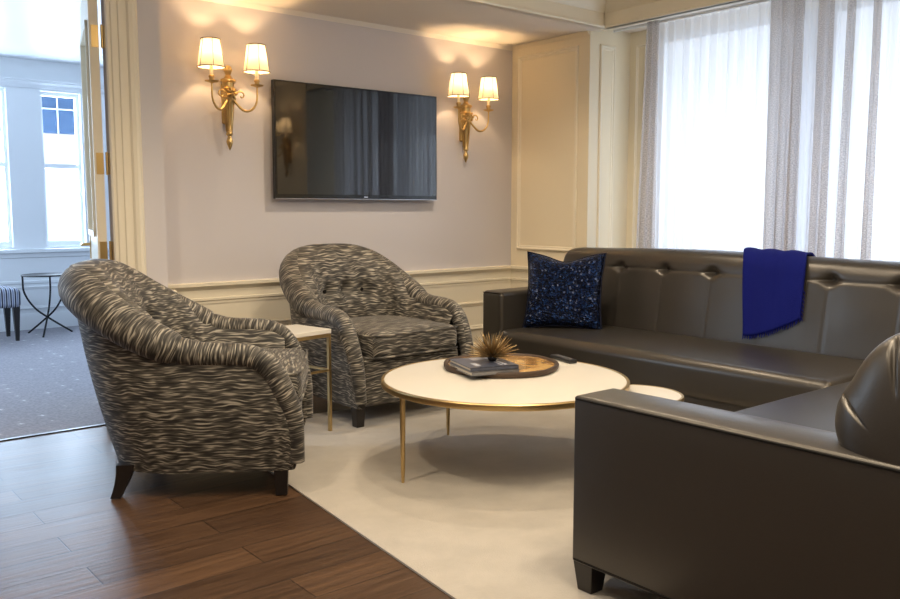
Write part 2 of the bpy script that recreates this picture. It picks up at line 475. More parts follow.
frame('trim_12', 'x', XP, -1, 4.235, 4.85, .845, 2.315, .034, .016)
frame('trim_13', 'y', 4.13, -1, 4.785, 4.95, .845, 2.32, .034, .014)
frame('trim_14', 'x', XW, -1, 3.98, 4.07, .845, 2.34, .02, .012)
for k, (a, c) in enumerate(((1.86, 2.72), (2.83, 3.72), (3.83, 4.63))):
    frame('trim_%d' % (15 + k), 'y', YA - .003, -1, a, c, .235, .45, .034, .016)
frame('trim_18', 'x', XP - .003, -1, 4.19, 4.85, .235, .45, .034, .016)

# doorway casing
CAS = [(1.50, 0), (1.50, .012), (1.506, .018), (1.52, .018), (1.526, .024), (1.556, .024), (1.561, .030), (1.60, .030), (1.61, .040), (1.628, .045), (1.645, .040), (1.656, .022), (1.664, .016), (1.664, 0)]
b = MB(); b.prism(CAS, lambda p, e: (p[0], YD - p[1], 2.44 if e else 0))
struct(b.build('trim_19', 'trim', angle=25))
b = MB(); b.prism([(1.50 - (p[0] - 1.50), p[1]) for p in CAS], lambda p, e: (1.664 if e else -.5, YD - p[1], 2.36 + (1.50 - p[0])))
struct(b.build('trim_20', 'trim', angle=25))
# casing on the far side and far pier wall
sbox('wall_side.001', 'whitewall', 1.785, 4.6, 5.041, 5.09, 0, Z2 + .1)
sbox('trim_39', 'white', 1.62, 1.69, 4.761, 4.785, 0, 2.44)

# far room
sbox('wall_side.002', 'whitewall', -1.7, -1.6, 4.76, R2Y + .1, 0, Z2 + .1)
sbox('wall_side.003', 'whitewall', 4.6, 4.7, 5.10, R2Y + .1, 0, Z2 + .1)
sbox('ceiling.003', 'white', -1.7, 4.7, 4.76, R2Y + .2, Z2, Z2 + .08)
WX = [(1.64, 1.975), (2.275, 2.64), (2.90, 3.26)]       # clear openings of the far windows
FZ0, FZ1 = .80, 2.28
b = MB()
xs = [-1.6] + [v for w in WX for v in w] + [4.6]
for k in range(0, len(xs), 2): b.box(xs[k], xs[k + 1], R2Y, R2Y + .16, FZ0, FZ1)
b.box(-1.6, 4.6, R2Y, R2Y + .16, 0, FZ0); b.box(-1.6, 4.6, R2Y, R2Y + .16, FZ1, Z2)
struct(b.build('wall_far', 'white', smooth=False))
crown('trim_22', [(0, 2.30), (.02, 2.30), (.03, 2.33), (.05, 2.35), (.05, 2.365), (.06, 2.37), (.06, 2.385), (0, 2.385)], 'x', R2Y, -1, -1.6, 4.6, 'white')
crown('trim_23', [(0, .69), (.015, .70), (.015, .735), (.05, .745), (.05, .775), (0, .78)], 'x', R2Y, -1, -1.6, 4.6, 'white')
crown('trim_24', [(0, .44), (.012, .45), (.012, .47), (0, .48)], 'x', R2Y, -1, -1.6, 4.6, 'white')
crown('baseboard_far', [(0, .004), (.02, .004), (.02, .13), (.008, .16), (0, .16)], 'x', R2Y, -1, -1.6, 4.6, 'white')
for k, (a, c) in enumerate(((.9, 1.75), (1.86, 2.75), (2.86, 3.6))):
    frame('trim_%d' % (25 + k), 'y', R2Y, -1, a, c, .20, .42, .03, .012, 'white')

def sash_window(name, x0, x1, y, z0, z1, zm):
    root = bpy.data.objects.new(name, None); COL.objects.link(root); root.location = ((x0 + x1) / 2, y, z0); struct(root)
    f = MB(); t = .028
    f.box(x0, x0 + t, y, y + .06, z0, z1); f.box(x1 - t, x1, y, y + .06, z0, z1)
    f.box(x0 + t, x1 - t, y, y + .06, z0, z0 + .05); f.box(x0 + t, x1 - t, y, y + .06, z1 - .035, z1)
    f.box(x0 + t, x1 - t, y - .005, y + .06, zm - .02, zm + .02)
    f.build('window_frame', 'white', root, smooth=False, world=True, weld=False)
    p = MB(); p.box(x0 + .01, x1 - .01, y + .03, y + .034, z0 + .02, z1 - .02)
    p.build('pane', 'glass', root, smooth=False, world=True)
    return root
for k, (a, c) in enumerate(WX): sash_window('window_%d' % (k + 1), a, c, R2Y + .06, FZ0, FZ1, 1.575)

# big window behind the curtains
def big_window():
    y0, y1, z0, z1 = WY0, WY1, WZ0, WZ1; x = XW + .03
    root = bpy.data.objects.new('window_4', None); COL.objects.link(root); root.location = (x, (y0 + y1) / 2, z0); struct(root)
    f = MB(); t = .05; ym = 2.70
    f.box(x, x + .06, y0, y0 + t, z0, z1); f.box(x, x + .06, y1 - t, y1, z0, z1)
    f.box(x, x + .06, y0 + t, y1 - t, z0, z0 + .06); f.box(x, x + .06, y0 + t, y1 - t, z1 - .05, z1); f.box(x + .001, x + .059, ym - .10, ym + .10, z0 + .06, z1 - .05)
    f.build('window_frame', 'white', root, smooth=False, world=True, weld=False)
    for a, c in ((y0 + t, ym - .10), (ym + .10, y1 - t)):
        p = MB(); p.box(x + .025, x + .03, a - .005, c + .005, z0 + .05, z1 - .04); p.build('pane', 'glass', root, smooth=False, world=True)
big_window()

# canopy seen through the far window
o = thing('canopy', 'blue canopy outside the far window above the bright daylight', 'canopy', (2.3, 9.9, 2.0))
b = MB(); b.box(.9, 3.9, 9.85, 9.9, 1.965, 2.9); b.build('canopy_valance', 'awning', o, smooth=False, world=True)
b = MB(); b.box(.9, 3.9, 9.835, 9.85, 2.215, 2.225)
for k in range(12):
    x = 1.1 + k * .225; b.box(x, x + .010, 9.835, 9.85, 1.965, 2.9)
b.build('canopy_ribs', 'white', o, smooth=False, world=True, weld=False)

# ------------------------------------------------------------------ open panelled door
def open_door():
    hx, hy = 1.430, 4.63
    dirv = Vector((.246, .9693, 0)); L, T = .83, .046
    nrm = Vector((.9693, -.246, 0))     # thickness direction (to the right)
    P = lambda a, t, z: tuple(Vector((hx, hy, 0)) + dirv * a + nrm * t + Vector((0, 0, z)))
    root = bpy.data.objects.new('door_1', None); COL.objects.link(root); root.location = (hx, hy, 0); struct(root)
    def pb(b, a0, a1, t0, t1, z0, z1):
        base = len(b.v)
        for a in (a0, a1):
            for t in (t0, t1):
                for z in (z0, z1): b.vert(P(a, t, z))
        for q in ((0, 1, 3, 2), (4, 6, 7, 5), (0, 4, 5, 1), (2, 3, 7, 6), (0, 2, 6, 4), (1, 5, 7, 3)): b.f.append(tuple(base + k for k in q))
    b = MB(); H0, H1 = .012, 2.345
    st = .11
    pb(b, 0, st, 0, T, H0, H1); pb(b, L - st, L, 0, T, H0, H1)
    for z0, z1 in ((H0, .24), (.82, 1.02), (2.12, H1)): pb(b, st, L - st, 0, T, z0, z1)
    pb(b, st, L - st, .014, T - .014, .24, .82); pb(b, st, L - st, .014, T - .014, 1.02, 2.12)
    b.build('door_leaf', 'trim', root, smooth=False, world=True, weld=False)
    b = MB()
    for z0, z1 in ((.24, .82), (1.02, 2.12)):
        for a0, a1, c0, c1 in ((st - .012, L - st + .012, z0 - .012, z0 + .018), (st - .012, L - st + .012, z1 - .018, z1 + .012), (st - .012, st + .018, z0, z1), (L - st - .018, L - st + .012, z0, z1)):
            pb(b, a0, a1, -.014, .014, c0, c1)
    b.build('panel_moulding', 'trim', root, smooth=False, world=True, weld=False)
    for z in (2.035, 1.39, .93, .30):
        b = MB(); pb(b, -.003, .0, .010, .046, z - .055, z + .055)
        q = Vector(P(-.010, .060, 0)); b.tube([q + Vector((0, 0, z - .058)), q + Vector((0, 0, z + .058))], .0065, 10)
        b.box(1.497, 1.4999, 4.602, 4.640, z - .055, z + .055)
        b.build('hinge', 'brass', root, smooth=False, world=True, weld=False)
    b = MB(); a = L - .07
    pb(b, a - .025, a + .025, -.006, 0, .86, 1.00)
    c0, c1 = Vector(P(a, -.004, .945)), Vector(P(a, -.05, .945))
    b.tube([c0, c1], .009, 10); 
    b.tube([c1 + dirv * .01, c1 - dirv * .05, c1 - dirv * .095], [.010, .009, .007], 10)
    b.build('door_handle', 'brass', root, smooth=True, world=True, weld=False)
open_door()

# ------------------------------------------------------------------ rug
L0 = Vector((1.515, 1.50, 0)); dv = Vector((.1117, .9937, 0)); rv = Vector((.9937, -.1117, 0))
b = MB()
cs = [L0, L0 + rv * 2.35, L0 + rv * 2.35 + dv * 2.72, L0 + dv * 2.72]
b.prism([(c.x, c.y) for c in cs], lambda p, e: (p[0], p[1], .008 if e else .001))
o = b.build('area_rug', 'rug', smooth=False); tag(o, 'large plain cream rug on the wood floor under the round table and sofa', 'rug')
RZ = .008

# ------------------------------------------------------------------ sectional sofa
so = thing('sectional_sofa', 'bronze brown leather corner sofa with button tufted back under the window', 'sofa', (3.9, 2.4, 0))
PROF = [(-.004, .33), (0, .40), (.012, .47), (.026, .55), (.040, .63), (.053, .70), (.061, .75), (.067, .772), (.070, .79), (.077, .82), (.096, .856), (.13, .880), (.175, .888), (.22, .878), (.262, .845), (.286, .78), (.296, .68), (.30, .5), (.305, .30), (.305, .10)]
PR = [(p.x, p.y) for p in catmull([(a, c, 0) for a, c in PROF], 5)]
ARC = [0]
for k in range(1, len(PR)): ARC.append(ARC[-1] + math.dist(PR[k], PR[k - 1]))
BUT = [3.60, 3.26, 2.92, 2.57, 2.20, 1.84]
def crest(y): return .022 * math.exp(-((y - 3.05) / .75) ** 2)
def back_pt(k, s, buttons):
    """depth and height of the back's surface, profile point k, position s along the back"""
    d, z = PR[k]; front = 1 if (d < .15 and z > .4) else 0
    if z > .6: z = z + crest(s) * sstep(.6, .85, z) * (1 if buttons is BUT else 0)
    if front:
        near = min(abs(s - q) for q in buttons)
        d += (.0025 + .012 * gauss(near, .06)) * gauss(z - .778, .010) + .040 * gauss(near, .032) * gauss(z - .782, .026)
        if z < .778: d += .0025 * gauss(near, .006)
        half = .17
        d -= .005 * (1 - gauss(near, .09)) * gauss(z - .64, .12)
    return d, z
def sofa_back(name, buttons, s0, s1, place, capround):
    b = MB(); n = int((s1 - s0) / .011)
    nk = len(PR) - 1
    dc, zc = .17, .52
    def fn(u, v):
        s = s0 + (s1 - s0) * u; k = round(v * nk)
        d, z = back_pt(k, s, buttons)
        # rounded end next to s1 / s0
        for end, use in ((s1, capround[1]), (s0, capround[0])):
            if use:
                t = use - abs(s - end)
                if t > 0:
                    q = math.sqrt(max(0, 1 - (t / use) ** 2)); w = .06 * (1 - q)
                    d += (dc - d) * w * 1.6; z += (zc - z) * w if z > .5 else 0
        return place(s, d, z), (s, ARC[k])
    b.grid(n, nk, fn)
    # close both ends
    m = nk + 1
    for i in (0, n): b.f.append(tuple(i * m + j for j in range(m)))
    return b.build(name, 'leather', so, world=True, angle=60)
sofa_back('backrest', BUT, .62, 4.12, lambda s, d, z: (4.345 + d, s, z), (0, .14))
BUT2 = [2.42, 2.78, 3.14, 3.5, 3.9]
sofa_back('backrest', BUT2, 2.02, 4.2, lambda s, d, z: (s, .93 - d, z), (.05, 0))
# rounded, pleated end of the near backrest
b = MB()
EP = catmull([(.075, .575, 0), (.052, .615, 0), (.040, .66, 0), (.048, .715, 0), (.075, .765, 0), (.108, .825, 0), (.15, .868, 0), (.20, .892, 0), (.255, .900, 0), (.31, .888, 0), (.36, .845, 0), (.395, .79, 0), (.41, .70, 0), (.41, .60, 0)], 16)
endp = [(p.x, p.y) for p in EP]; ne = len(endp)
def endcap(u, v):
    d, z = endp[round(v * (ne - 1))]
    cd, cz = .235, .60
    if u < .3:                      # the skirt that runs back over the long backrest
        t = u / .3; k = 1 - .03 * (1 - t) ; x = 2.16 - .185 * t
    else:                           # the puffed end panel
        t = (u - .3) / .7; k = 1 - t ** 2 * 1.0; k = math.cos(t * PI / 2) ** .8
        x = 1.975 - .098 * math.sin(t * PI / 2) ** .75
    ang = math.atan2(z - cz, cd - d)
    pl_ = max(0, math.cos(ang * 9 + .5)) ** 40
    tt = min(1, max(0, (u - .38) / .42))
    x += .011 * pl_ * math.sin(PI * tt) if u > .38 else 0
    return (x, .985 - (cd + (d - cd) * k), cz + (z - cz) * k), (u, v)
b.grid(44, ne - 1, endcap)
b.build('backrest_end', 'leather', so, world=True, angle=70)
# buttons
for y in BUT:
    b = MB(); b.lathe([(0, .010), (.009, .008), (.013, .002), (.013, -.004)], 12)
    b.v = [(4.345 + .072 + .052 - p[2] , y + p[0], .778 + crest(y) + p[1]) for p in b.v]
    b.build('button', 'leather', so, world=True)
# seats
b = MB(); b.rbox(3.665, 4.40, 1.80, 3.985, .19, .392, .05, crown=.018, m=8); b.build('seat', 'leather', so, world=True, angle=60)
b = MB(); b.rbox(2.055, 4.40, .93, 1.795, .19, .392, .045, crown=.018, m=8); b.build('seat', 'leather', so, world=True, angle=60)
# bases under the seats
b = MB(); b.rbox(3.69, 4.63, .70, 4.0, .085, .22, .015, n=3, m=2); b.build('base', 'leather', so, world=True)
b = MB(); b.rbox(2.05, 3.72, .70, 1.77, .085, .22, .015, n=3, m=2); b.build('base', 'leather', so, world=True)
# arms
b = MB(); b.rbox(1.868, 2.048, .59, 1.69, .095, .604, .010, n=4, m=6, crown=.014); b.build('armrest', 'leather', so, world=True, angle=60)
b = MB(); b.rbox(3.70, 4.56, 3.975, 4.165, .095, .628, .028, n=4, m=6, crown=.008); b.build('armrest', 'leather', so, world=True, angle=60)
b = MB()
b.tube([(1.8685, .59, .596), (1.8685, 1.2, .596), (1.8685, 1.680, .596), (1.876, 1.687, .596), (1.888, 1.6905, .596), (2.038, 1.6905, .596)], .0042, 6)
b.tube([(1.869, .59, .105), (1.869, 1.68, .105), (1.878, 1.688, .105), (2.038, 1.688, .105)], .004, 6)
b.build('welt', 'piping', so, world=True)
b = MB(); b.tube([(3.72, 3.978, .618), (3.704, 3.992, .618), (3.702, 4.15, .618)], .003, 6); b.build('welt', 'piping', so, world=True)
def block_leg(x, y, z1=.10, w=.075):
    b = MB(); h = w / 2; g = h * .72
    for z, q in ((RZ, g), (z1, h)):
        for sx, sy in ((-1, -1), (1, -1), (1, 1), (-1, 1)): b.vert((x + sx * q, y + sy * q, z))
    for k in range(4): b.f.append((k, (k + 1) % 4, 4 + (k + 1) % 4, 4 + k))
    b.f.append((3, 2, 1, 0)); b.f.append((4, 5, 6, 7))
    return b.build('leg', 'darkwood', so, world=True, smooth=False, bevel=.003)
for x, y in ((1.908, 1.648), (1.908, .65), (3.77, 4.10), (3.76, 1.87), (4.52, 4.08), (4.52, .76)): block_leg(x, y)

# throw over the back
b = MB()
TP = catmull([(.302, .62, 0), (.298, .70, 0), (.288, .78, 0), (.264, .845, 0), (.22, .880, 0), (.175, .890, 0), (.13, .883, 0), (.096, .86, 0), (.074, .82, 0), (.062, .76, 0), (.048, .68, 0), (.034, .60, 0), (.020, .52, 0), (.006, .44, 0)], 10)
def throw_pt(u, v):
    # u across the throw, v from the rear hem over the crest to the slanting front hem
    kk = v * (len(TP) - 1 - 16 * u ** 1.6); k = min(int(kk), len(TP) - 2); fr = kk - k
    c = TP[k].lerp(TP[k + 1], fr); ta = TP[min(k + 2, len(TP) - 1)] - TP[max(k - 2, 0)]; ta.normalize()
    nx, nz = ta.y, -ta.x
    yl, yr = 2.745, 2.37
    y = yl + (yr - yl) * u
    y -= max(0, .13 - c.x) * (.75 * (1 - u) + .5 * u)
    y += .010 * math.sin(v * 7) * u
    z = c.y + crest(y) * sstep(.6, .85, c.y)
    off = .016 + .004 * math.sin(u * 17 + v * 3) + .004 * math.sin(v * 11 + u * 6) * sstep(.5, .8, v)
    return (4.345 + c.x + nx * off, y, z + nz * off), (u, v)
b.grid(36, 70, throw_pt)
th = b.build('throw_blanket', 'throw', solid=.012, angle=80); tag(th, 'deep royal blue throw folded over the leather sofa back', 'throw')
b = MB()
for k in range(26):
    u = k / 25; (x, y, z), _ = throw_pt(u, 1); l = .018 + .012 * random.random()
    b.tube([(x, y, z + .006), (x - .004, y + random.uniform(-.004, .004), z - l * .6), (x - .006, y + random.uniform(-.006, .006), z - l)], [.004, .003, .001], 5)
for k in range(7):
    (x, y, z), _ = throw_pt(1, .84 + .025 * k); b.tube([(x, y + .004, z), (x - .003, y - .010, z - .012), (x - .004, y - .014, z - .026)], [.004, .003, .001], 5)
b.build('fringe', 'throw', th)

# sequin cushion
b = MB()
def pillow(side):
    def fn(u, v):
        a, c = 2 * u - 1, 2 * v - 1
        w = .255
        pin = 1 - .085 * (1 - c * c) * abs(a) ** 2; pin2 = 1 - .13 * (1 - a * a) * abs(c) ** 2
        t = .085 * (max(0, (1 - a ** 4)) * max(0, (1 - c ** 4))) ** .55
        top = .035 * math.exp(-(a / .4) ** 2) * max(0, c) ** 2
        return (a * w * pin, side * t, c * w * pin2 - top), (u, v)
    return fn
b.grid(30, 30, pillow(1)); b.grid(30, 30, pillow(-1))
pl = thing('throw_pillow', 'navy sequin square pillow propped in the sofa corner by the armrest', 'pillow', (4.05, 3.76, .398))
po = b.build('pillow_cover', 'sequin', pl, angle=80)
rot = Matrix.Rotation(math.radians(-58), 4, 'Z') @ Matrix.Rotation(math.radians(-14), 4, 'X')
for v in po.data.vertices: v.co = rot @ v.co + Vector((0, 0, .232))
b = MB(); ring = []
for k in range(4):
    for j in range(14):
        t = j / 14
        uv = [(t, 0), (1, t), (1 - t, 1), (0, 1 - t)][k]; p, _ = pillow(1)(*uv); ring.append(p)
ring.append(ring[0])
b.tube(ring, .006, 6, caps=False)
w = b.build('welt', 'navy', pl)
for v in w.data.vertices: v.co = rot @ v.co + Vector((0, 0, .232))

# ------------------------------------------------------------------ armchairs
def make_armchair(label):
    t = thing('armchair', label, 'armchair', (0, 0, 0), 0, 'zebra striped armchairs')
    half = [(0, .455, .842), (.12, .452, .839), (.215, .425, .825), (.288, .372, .789), (.336, .295, .738), (.366, .205, .684), (.384, .11, .636), (.388, .03, .604), (.388, -.06, .588), (.388, -.17, .584), (.388, -.255, .572), (.389, -.322, .525), (.388, -.372, .43), (.381, -.408, .32), (.366, -.418, .14)]
    hr = [.092, .092, .09, .086, .080, .073, .066, .056, .047, .045, .045, .045, .043, .038, .030]
    per = 5
    H = catmull(half, per); HR = [p.x for p in catmull([(r, 0, 0) for r in hr], per)]
    path = [Vector((-p.x, p.y, p.z)) for p in H[::-1]][:-1] + H
    rad = HR[::-1][:-1] + HR; n = len(path); mid = n // 2
    # the back roll ends in a soft knob that sits on the rear of each slimmer arm roll
    def roll(name, pts, rr):
        b = MB()
        def ref(i):
            p = pts[i]; return Vector((p.x * .6, max(p.y, 0) * .6, -1)) * -1
        b.tube(pts, rr, 18, ref=ref)
        return b.build(name, 'zebra', t, angle=70)
    k7 = 7 * per
    bp_ = path[mid - k7 + 2:mid + k7 - 1]; br_ = [r + .006 * sstep(.35, .95, abs(i - len(bp_) // 2) / (len(bp_) / 2)) for i, r in enumerate(rad[mid - k7 + 2:mid + k7 - 1])]
    def capend(pts, rr, sgn):
        end, prev, r = (pts[0], pts[1], rr[0]) if sgn < 0 else (pts[-1], pts[-2], rr[-1])
        d = (end - prev).normalized(); ex = [end + d * r * .8 * math.sin(q * PI / 8) for q in (1, 2, 3, 4)]; er = [max(.002, r * math.cos(q * PI / 8.3)) for q in (1, 2, 3, 4)]
        return (ex[::-1] + pts, er[::-1] + rr) if sgn < 0 else (pts + ex, rr + er)
    bp_, br_ = capend(bp_, br_, 1); bp_, br_ = capend(bp_, br_, -1)
    roll('back_roll', bp_, br_)
    roll('arm_roll', path[:mid - k7 + 5], rad[:mid - k7] + [.050] * 5); roll('arm_roll', path[mid + k7 - 4:], [.050] * 5 + rad[mid + k7 + 1:])
    L = [0]
    for k in range(1, n): L.append(L[-1] + (path[k] - path[k - 1]).length)
    # outer body
    b = MB(); nv = 12; ZB = .105
    def outer(u, v):
        k = round(u * (n - 1)); p = path[k]; r = rad[k]
        o2 = Vector((p.x, max(0, p.y - .02) * 1.0, 0))
        if o2.length > 1e-6: o2.normalize()
        top = p + o2 * r * .45
        bot = Vector((p.x * .955, p.y * (.74 if p.y > 0 else .975), ZB))
        q = bot.lerp(top, v) + o2 * (.018 * math.sin(PI * v))
        return q, (L[k], q.z)
    b.grid(n - 1, nv, outer); b.build('body', 'zebra', t, angle=70)
    # inside of back and arms
    b = MB(); i0, i1 = 3 * per, n - 1 - 3 * per; nv = 30
    tufts = [(-.125, .655), (0, .67), (.125, .655)]
    def inner(u, v):
        k = i0 + round(u * (i1 - i0)); p = path[k]; r = rad[k]
        inw = Vector((-p.x, -max(0, p.y + .10), 0))
        if p.y < 0: inw = Vector((-p.x, 0, 0))
        inw.normalize(); bk = sstep(.585, .70, p.z)
        p3 = p + inw * r * (.6 - 1.1 * bk) + Vector((0, 0, r * (.5 + .40 * bk)))
        p2 = p + inw * (r * (1.05 + .60 * bk)) + Vector((0, 0, r * (.2 + 1.65 * bk)))
        p0 = Vector((p.x * .735, p.y * .50 if p.y > 0 else p.y, .34))
        p1 = p0 + inw * .035 * bk + Vector((0, 0, .13 + .14 * bk))
        w = 1 - v
        q = p0 * w ** 3 + p1 * 3 * v * w * w + p2 * 3 * v * v * w + p3 * v ** 3
        if p.y > 0:
            for tx, tz in tufts:
                q = q - inw * (.060 * gauss(math.hypot(q.x - tx, q.z - tz), .042))
                if q.z < tz: q = q - inw * (.012 * gauss(q.x - tx, .014))
        return q, (L[k] * .9, q.z)
    b.grid(i1 - i0, nv, inner); b.build('inside_back', 'zebra', t, angle=75)
    skin = [inner(i / (i1 - i0), j / 90)[0] for i in range(i1 - i0 + 1) for j in range(91)]
    for tx, tz in tufts:
        q = min((p for p in skin if p.y > .05), key=lambda p: (p.x - tx) ** 2 + (p.z - tz) ** 2)
        bb = MB(); bb.lathe([(0, .012), (.010, .009), (.016, .002), (.014, -.008)], 12)
        bb.v = [(q.x + p[0], q.y - p[2], q.z + p[1] + p[2] * .3) for p in bb.v]; bb.uv = [(p[0], p[2]) for p in bb.v]
        bb.build('button', 'piping', t)
    # front apron and deck
    b = MB(); b.rbox(-.332, .332, -.400, .12, .106, .365, .03, n=4, m=6); b.build('seat_rail', 'zebra', t)
    # seat cushion with two ears in front of the arms
    b = MB(); b.rbox(-.305, .305, -.435, .235, .352, .497, .05, n=5, m=8, crown=.024); b.build('seat_cushion', 'zebra', t, angle=70)
    b = MB()
    for z, g in ((.368, 0), (.484, 0)):
        pts = [(-.302, .10, z), (-.303, -.36, z), (-.288, -.418, z), (-.23, -.432, z), (0, -.434, z), (.23, -.432, z), (.288, -.418, z), (.303, -.36, z), (.302, .10, z)]
        b.tube(catmull(pts, 4), .005, 6, uvs=.08)
    b.build('welt', 'zebra', t)
    for sx in (-1, 1):
        b = MB(); x, y = sx * .34, -.352
        for z, q in ((0, .023), (.13, .030)):
            for ax, ay in ((-1, -1), (1, -1), (1, 1), (-1, 1)): b.vert((x + ax * q, y + ay * q, z))
        for k in range(4): b.f.append((k, (k + 1) % 4, 4 + (k + 1) % 4, 4 + k))
        b.f.append((3, 2, 1, 0)); b.f.append((4, 5, 6, 7)); b.build('leg', 'darkwood', t, smooth=False, bevel=.003)
        b = MB(); secs = [(.135, 0, .034), (.10, .006, .030), (.06, .018, .025), (.025, .032, .021), (0, .042, .020)]
        for z, o_, q in secs:
            x, y = sx * (.295 + o_ * .35), .262 + o_
            for ax, ay in ((-1, -1), (1, -1), (1, 1), (-1, 1)): b.vert((x + ax * q, y + ay * q, z))
        for s_ in range(len(secs) - 1):
            for k in range(4): b.f.append((s_ * 4 + k, s_ * 4 + (k + 1) % 4, s_ * 4 + 4 + (k + 1) % 4, s_ * 4 + 4 + k))
        b.f.append((3, 2, 1, 0)); e = (len(secs) - 1) * 4; b.f.append((e, e + 1, e + 2, e + 3))
        b.build('leg', 'darkwood', t, angle=30)
    return t
ch1 = make_armchair('zebra striped tub armchair nearest the doorway, its side turned to the viewer')
ch1.location = (1.512, 3.518, .004); ch1.rotation_euler.z = math.radians(57)
ch2 = copy_tree(ch1)
ch2['label'] = 'zebra striped tub armchair below the television, facing into the room'
ch2.location = (2.785, 4.095, RZ); ch2.rotation_euler.z = math.radians(1)

# ------------------------------------------------------------------ round coffee table
TC = (2.61, 2.78); TR = .55; TZ = .40
ct = thing('coffee_table', 'large round coffee table with cream stone top and thin brass legs on the rug', 'table', (TC[0], TC[1], RZ))
b = MB(); b.lathe([(0, TZ - .022), (TR - .012, TZ - .022), (TR - .006, TZ - .018), (TR - .006, TZ - .003), (TR - .010, TZ), (0, TZ)], 96, (TC[0], TC[1], 0)); b.build('tabletop', 'marble', ct, world=True, angle=30)
b = MB(); b.lathe([(TR - .010, TZ - .026), (TR + .004, TZ - .026), (TR + .006, TZ - .022), (TR + .006, TZ - .004), (TR + .003, TZ + .001), (TR - .007, TZ + .001), (TR - .010, TZ - .002), (TR - .010, TZ - .026)], 96, (TC[0], TC[1], 0)); b.build('rim', 'gold', ct, world=True, angle=30)
for a in (174.5, 79, 354, 264):
    x, y = TC[0] + .535 * math.cos(math.radians(a)), TC[1] + .535 * math.sin(math.radians(a))
    b = MB(); b.tube([(x, y, TZ - .02), (x, y, .25), (x, y, .06), (x, y, RZ)], [.012, .0115, .009, .006], 12); b.build('leg', 'gold', ct, world=True)

# smaller round table half hidden behind the sofa arm
HC = (2.95, 2.31); HR_ = .20; HZ = .355
ht = thing('nesting_table', 'small low round table with white top peeking over the front sofa arm', 'table', (HC[0], HC[1], RZ))
b = MB(); b.lathe([(0, HZ - .02), (HR_ - .01, HZ - .02), (HR_ - .004, HZ - .016), (HR_ - .004, HZ - .003), (HR_ - .008, HZ), (0, HZ)], 64, (HC[0], HC[1], 0)); b.build('tabletop', 'marble', ht, world=True, angle=30)
b = MB(); b.lathe([(HR_ - .008, HZ - .024), (HR_ + .004, HZ - .024), (HR_ + .005, HZ - .004), (HR_ + .002, HZ + .001), (HR_ - .006, HZ + .001), (HR_ - .008, HZ - .024)], 64, (HC[0], HC[1], 0)); b.build('rim', 'gold', ht, world=True, angle=30)
for a in (30, 150, 270):
    x, y = HC[0] + .18 * math.cos(math.radians(a)), HC[1] + .18 * math.sin(math.radians(a))
    b = MB(); b.tube([(x, y, HZ - .02), (x, y, RZ)], [.010, .007], 10); b.build('leg', 'gold', ht, world=True)

# tray of sliced wood, books, spiky ornament, remote
KC = (2.755, 2.955); KZ = TZ + .002
tr = thing('wooden_tray', 'round golden wood slice tray with dark bark edge on the coffee table', 'tray', (KC[0], KC[1], KZ))
b = MB(); NR = 90
wob = [1 + .018 * math.sin(k * 2 * PI / NR * 3 + 1) + .012 * math.sin(k * 2 * PI / NR * 7) for k in range(NR)] ; wob.append(wob[0])
def slicef(prof):
    def fn(u, v):
        k = round(u * NR); j = round(v * (len(prof) - 1)); r, z = prof[j]; th_ = 2 * PI * k / NR
        return (KC[0] + r * wob[k] * math.cos(th_) * .275, KC[1] + r * wob[k] * math.sin(th_) * .275, KZ + z), (u, v)
    return fn
pr = [(0, .004), (.93, .004), (.93, .017), (0.90, .0175), (0, .0175)]; b.grid(NR, len(pr) - 1, slicef(pr)); b.build('tray_surface', 'slice', tr, world=True, angle=30)
b = MB(); pr = [(.92, 0), (.98, .0), (1.0, .010), (1.0, .020), (.985, .026), (.95, .026), (.92, .018), (.92, 0)]; b.grid(NR, len(pr) - 1, slicef(pr)); b.build('bark_rim', 'bark', tr, world=True, angle=50)

BZ = KZ + .0185
def book(name, label, c, rz, w, l, h, z, cover, marks):
    t = thing(name, label, 'book', (c[0], c[1], z), rz, None)
    b = MB(); b.box(-l / 2 + .003, l / 2 - .004, -w / 2 + .004, w / 2 - .004, .003, h - .003); b.build('pages', 'pages', t, smooth=False)
    b = MB(); b.box(-l / 2, l / 2, -w / 2, w / 2, 0, .003); b.box(-l / 2, l / 2, -w / 2, w / 2, h - .003, h); b.box(-l / 2, -l / 2 + .004, -w / 2, w / 2, 0, h)
    b.build('cover', cover, t, smooth=False, weld=False)
    if marks:
        b = MB()
        for x0, x1, y0, y1 in marks: b.box(x0, x1, y0, y1, h, h + .0008)
        b.build('cover_print', 'covermark', t, smooth=False, weld=False)
    return t
book('book', 'thick grey book lying under another book on the wood slice tray', (2.585, 2.895), math.radians(74), .235, .26, .018, BZ, 'bookgrey', None)
book('book', 'dark blue glossy book on top of the stack, under the spiky ornament', (2.592, 2.902), math.radians(72), .235, .255, .016, BZ + .0185, 'bookblue', [(-.10, .02, -.075, -.060), (-.10, -.02, -.050, -.042), (.05, .105, -.08, .03), (-.09, -.02, .05, .075)])
UZ = BZ + .0355
ur = thing('spiky_ornament', 'gold and black spiky urchin ornament standing on the blue book', 'ornament', (2.645, 2.90, UZ))
b = MB(); b.lathe([(0, .0), (.016, .0), (.022, .008), (.024, .02), (.018, .034), (0, .040)], 16); b.build('core', 'darkwood', ur)
b = MB(); ga = PI * (3 - math.sqrt(5)); N = 130
for k in range(N):
    zz = 1 - (k + .5) / N * 1.02
    if zz < .04: continue
    rr = math.sqrt(1 - zz * zz); a = ga * k
    d = Vector((rr * math.cos(a), rr * math.sin(a), zz)); l = .122 * random.uniform(.85, 1.1)
    c = Vector((0, 0, .018)); b.tube([c + d * .012, c + d * l * .55, c + d * l], [.003, .0026, .0005], 5)
b.build('spikes', 'spike', ur, weld=False)
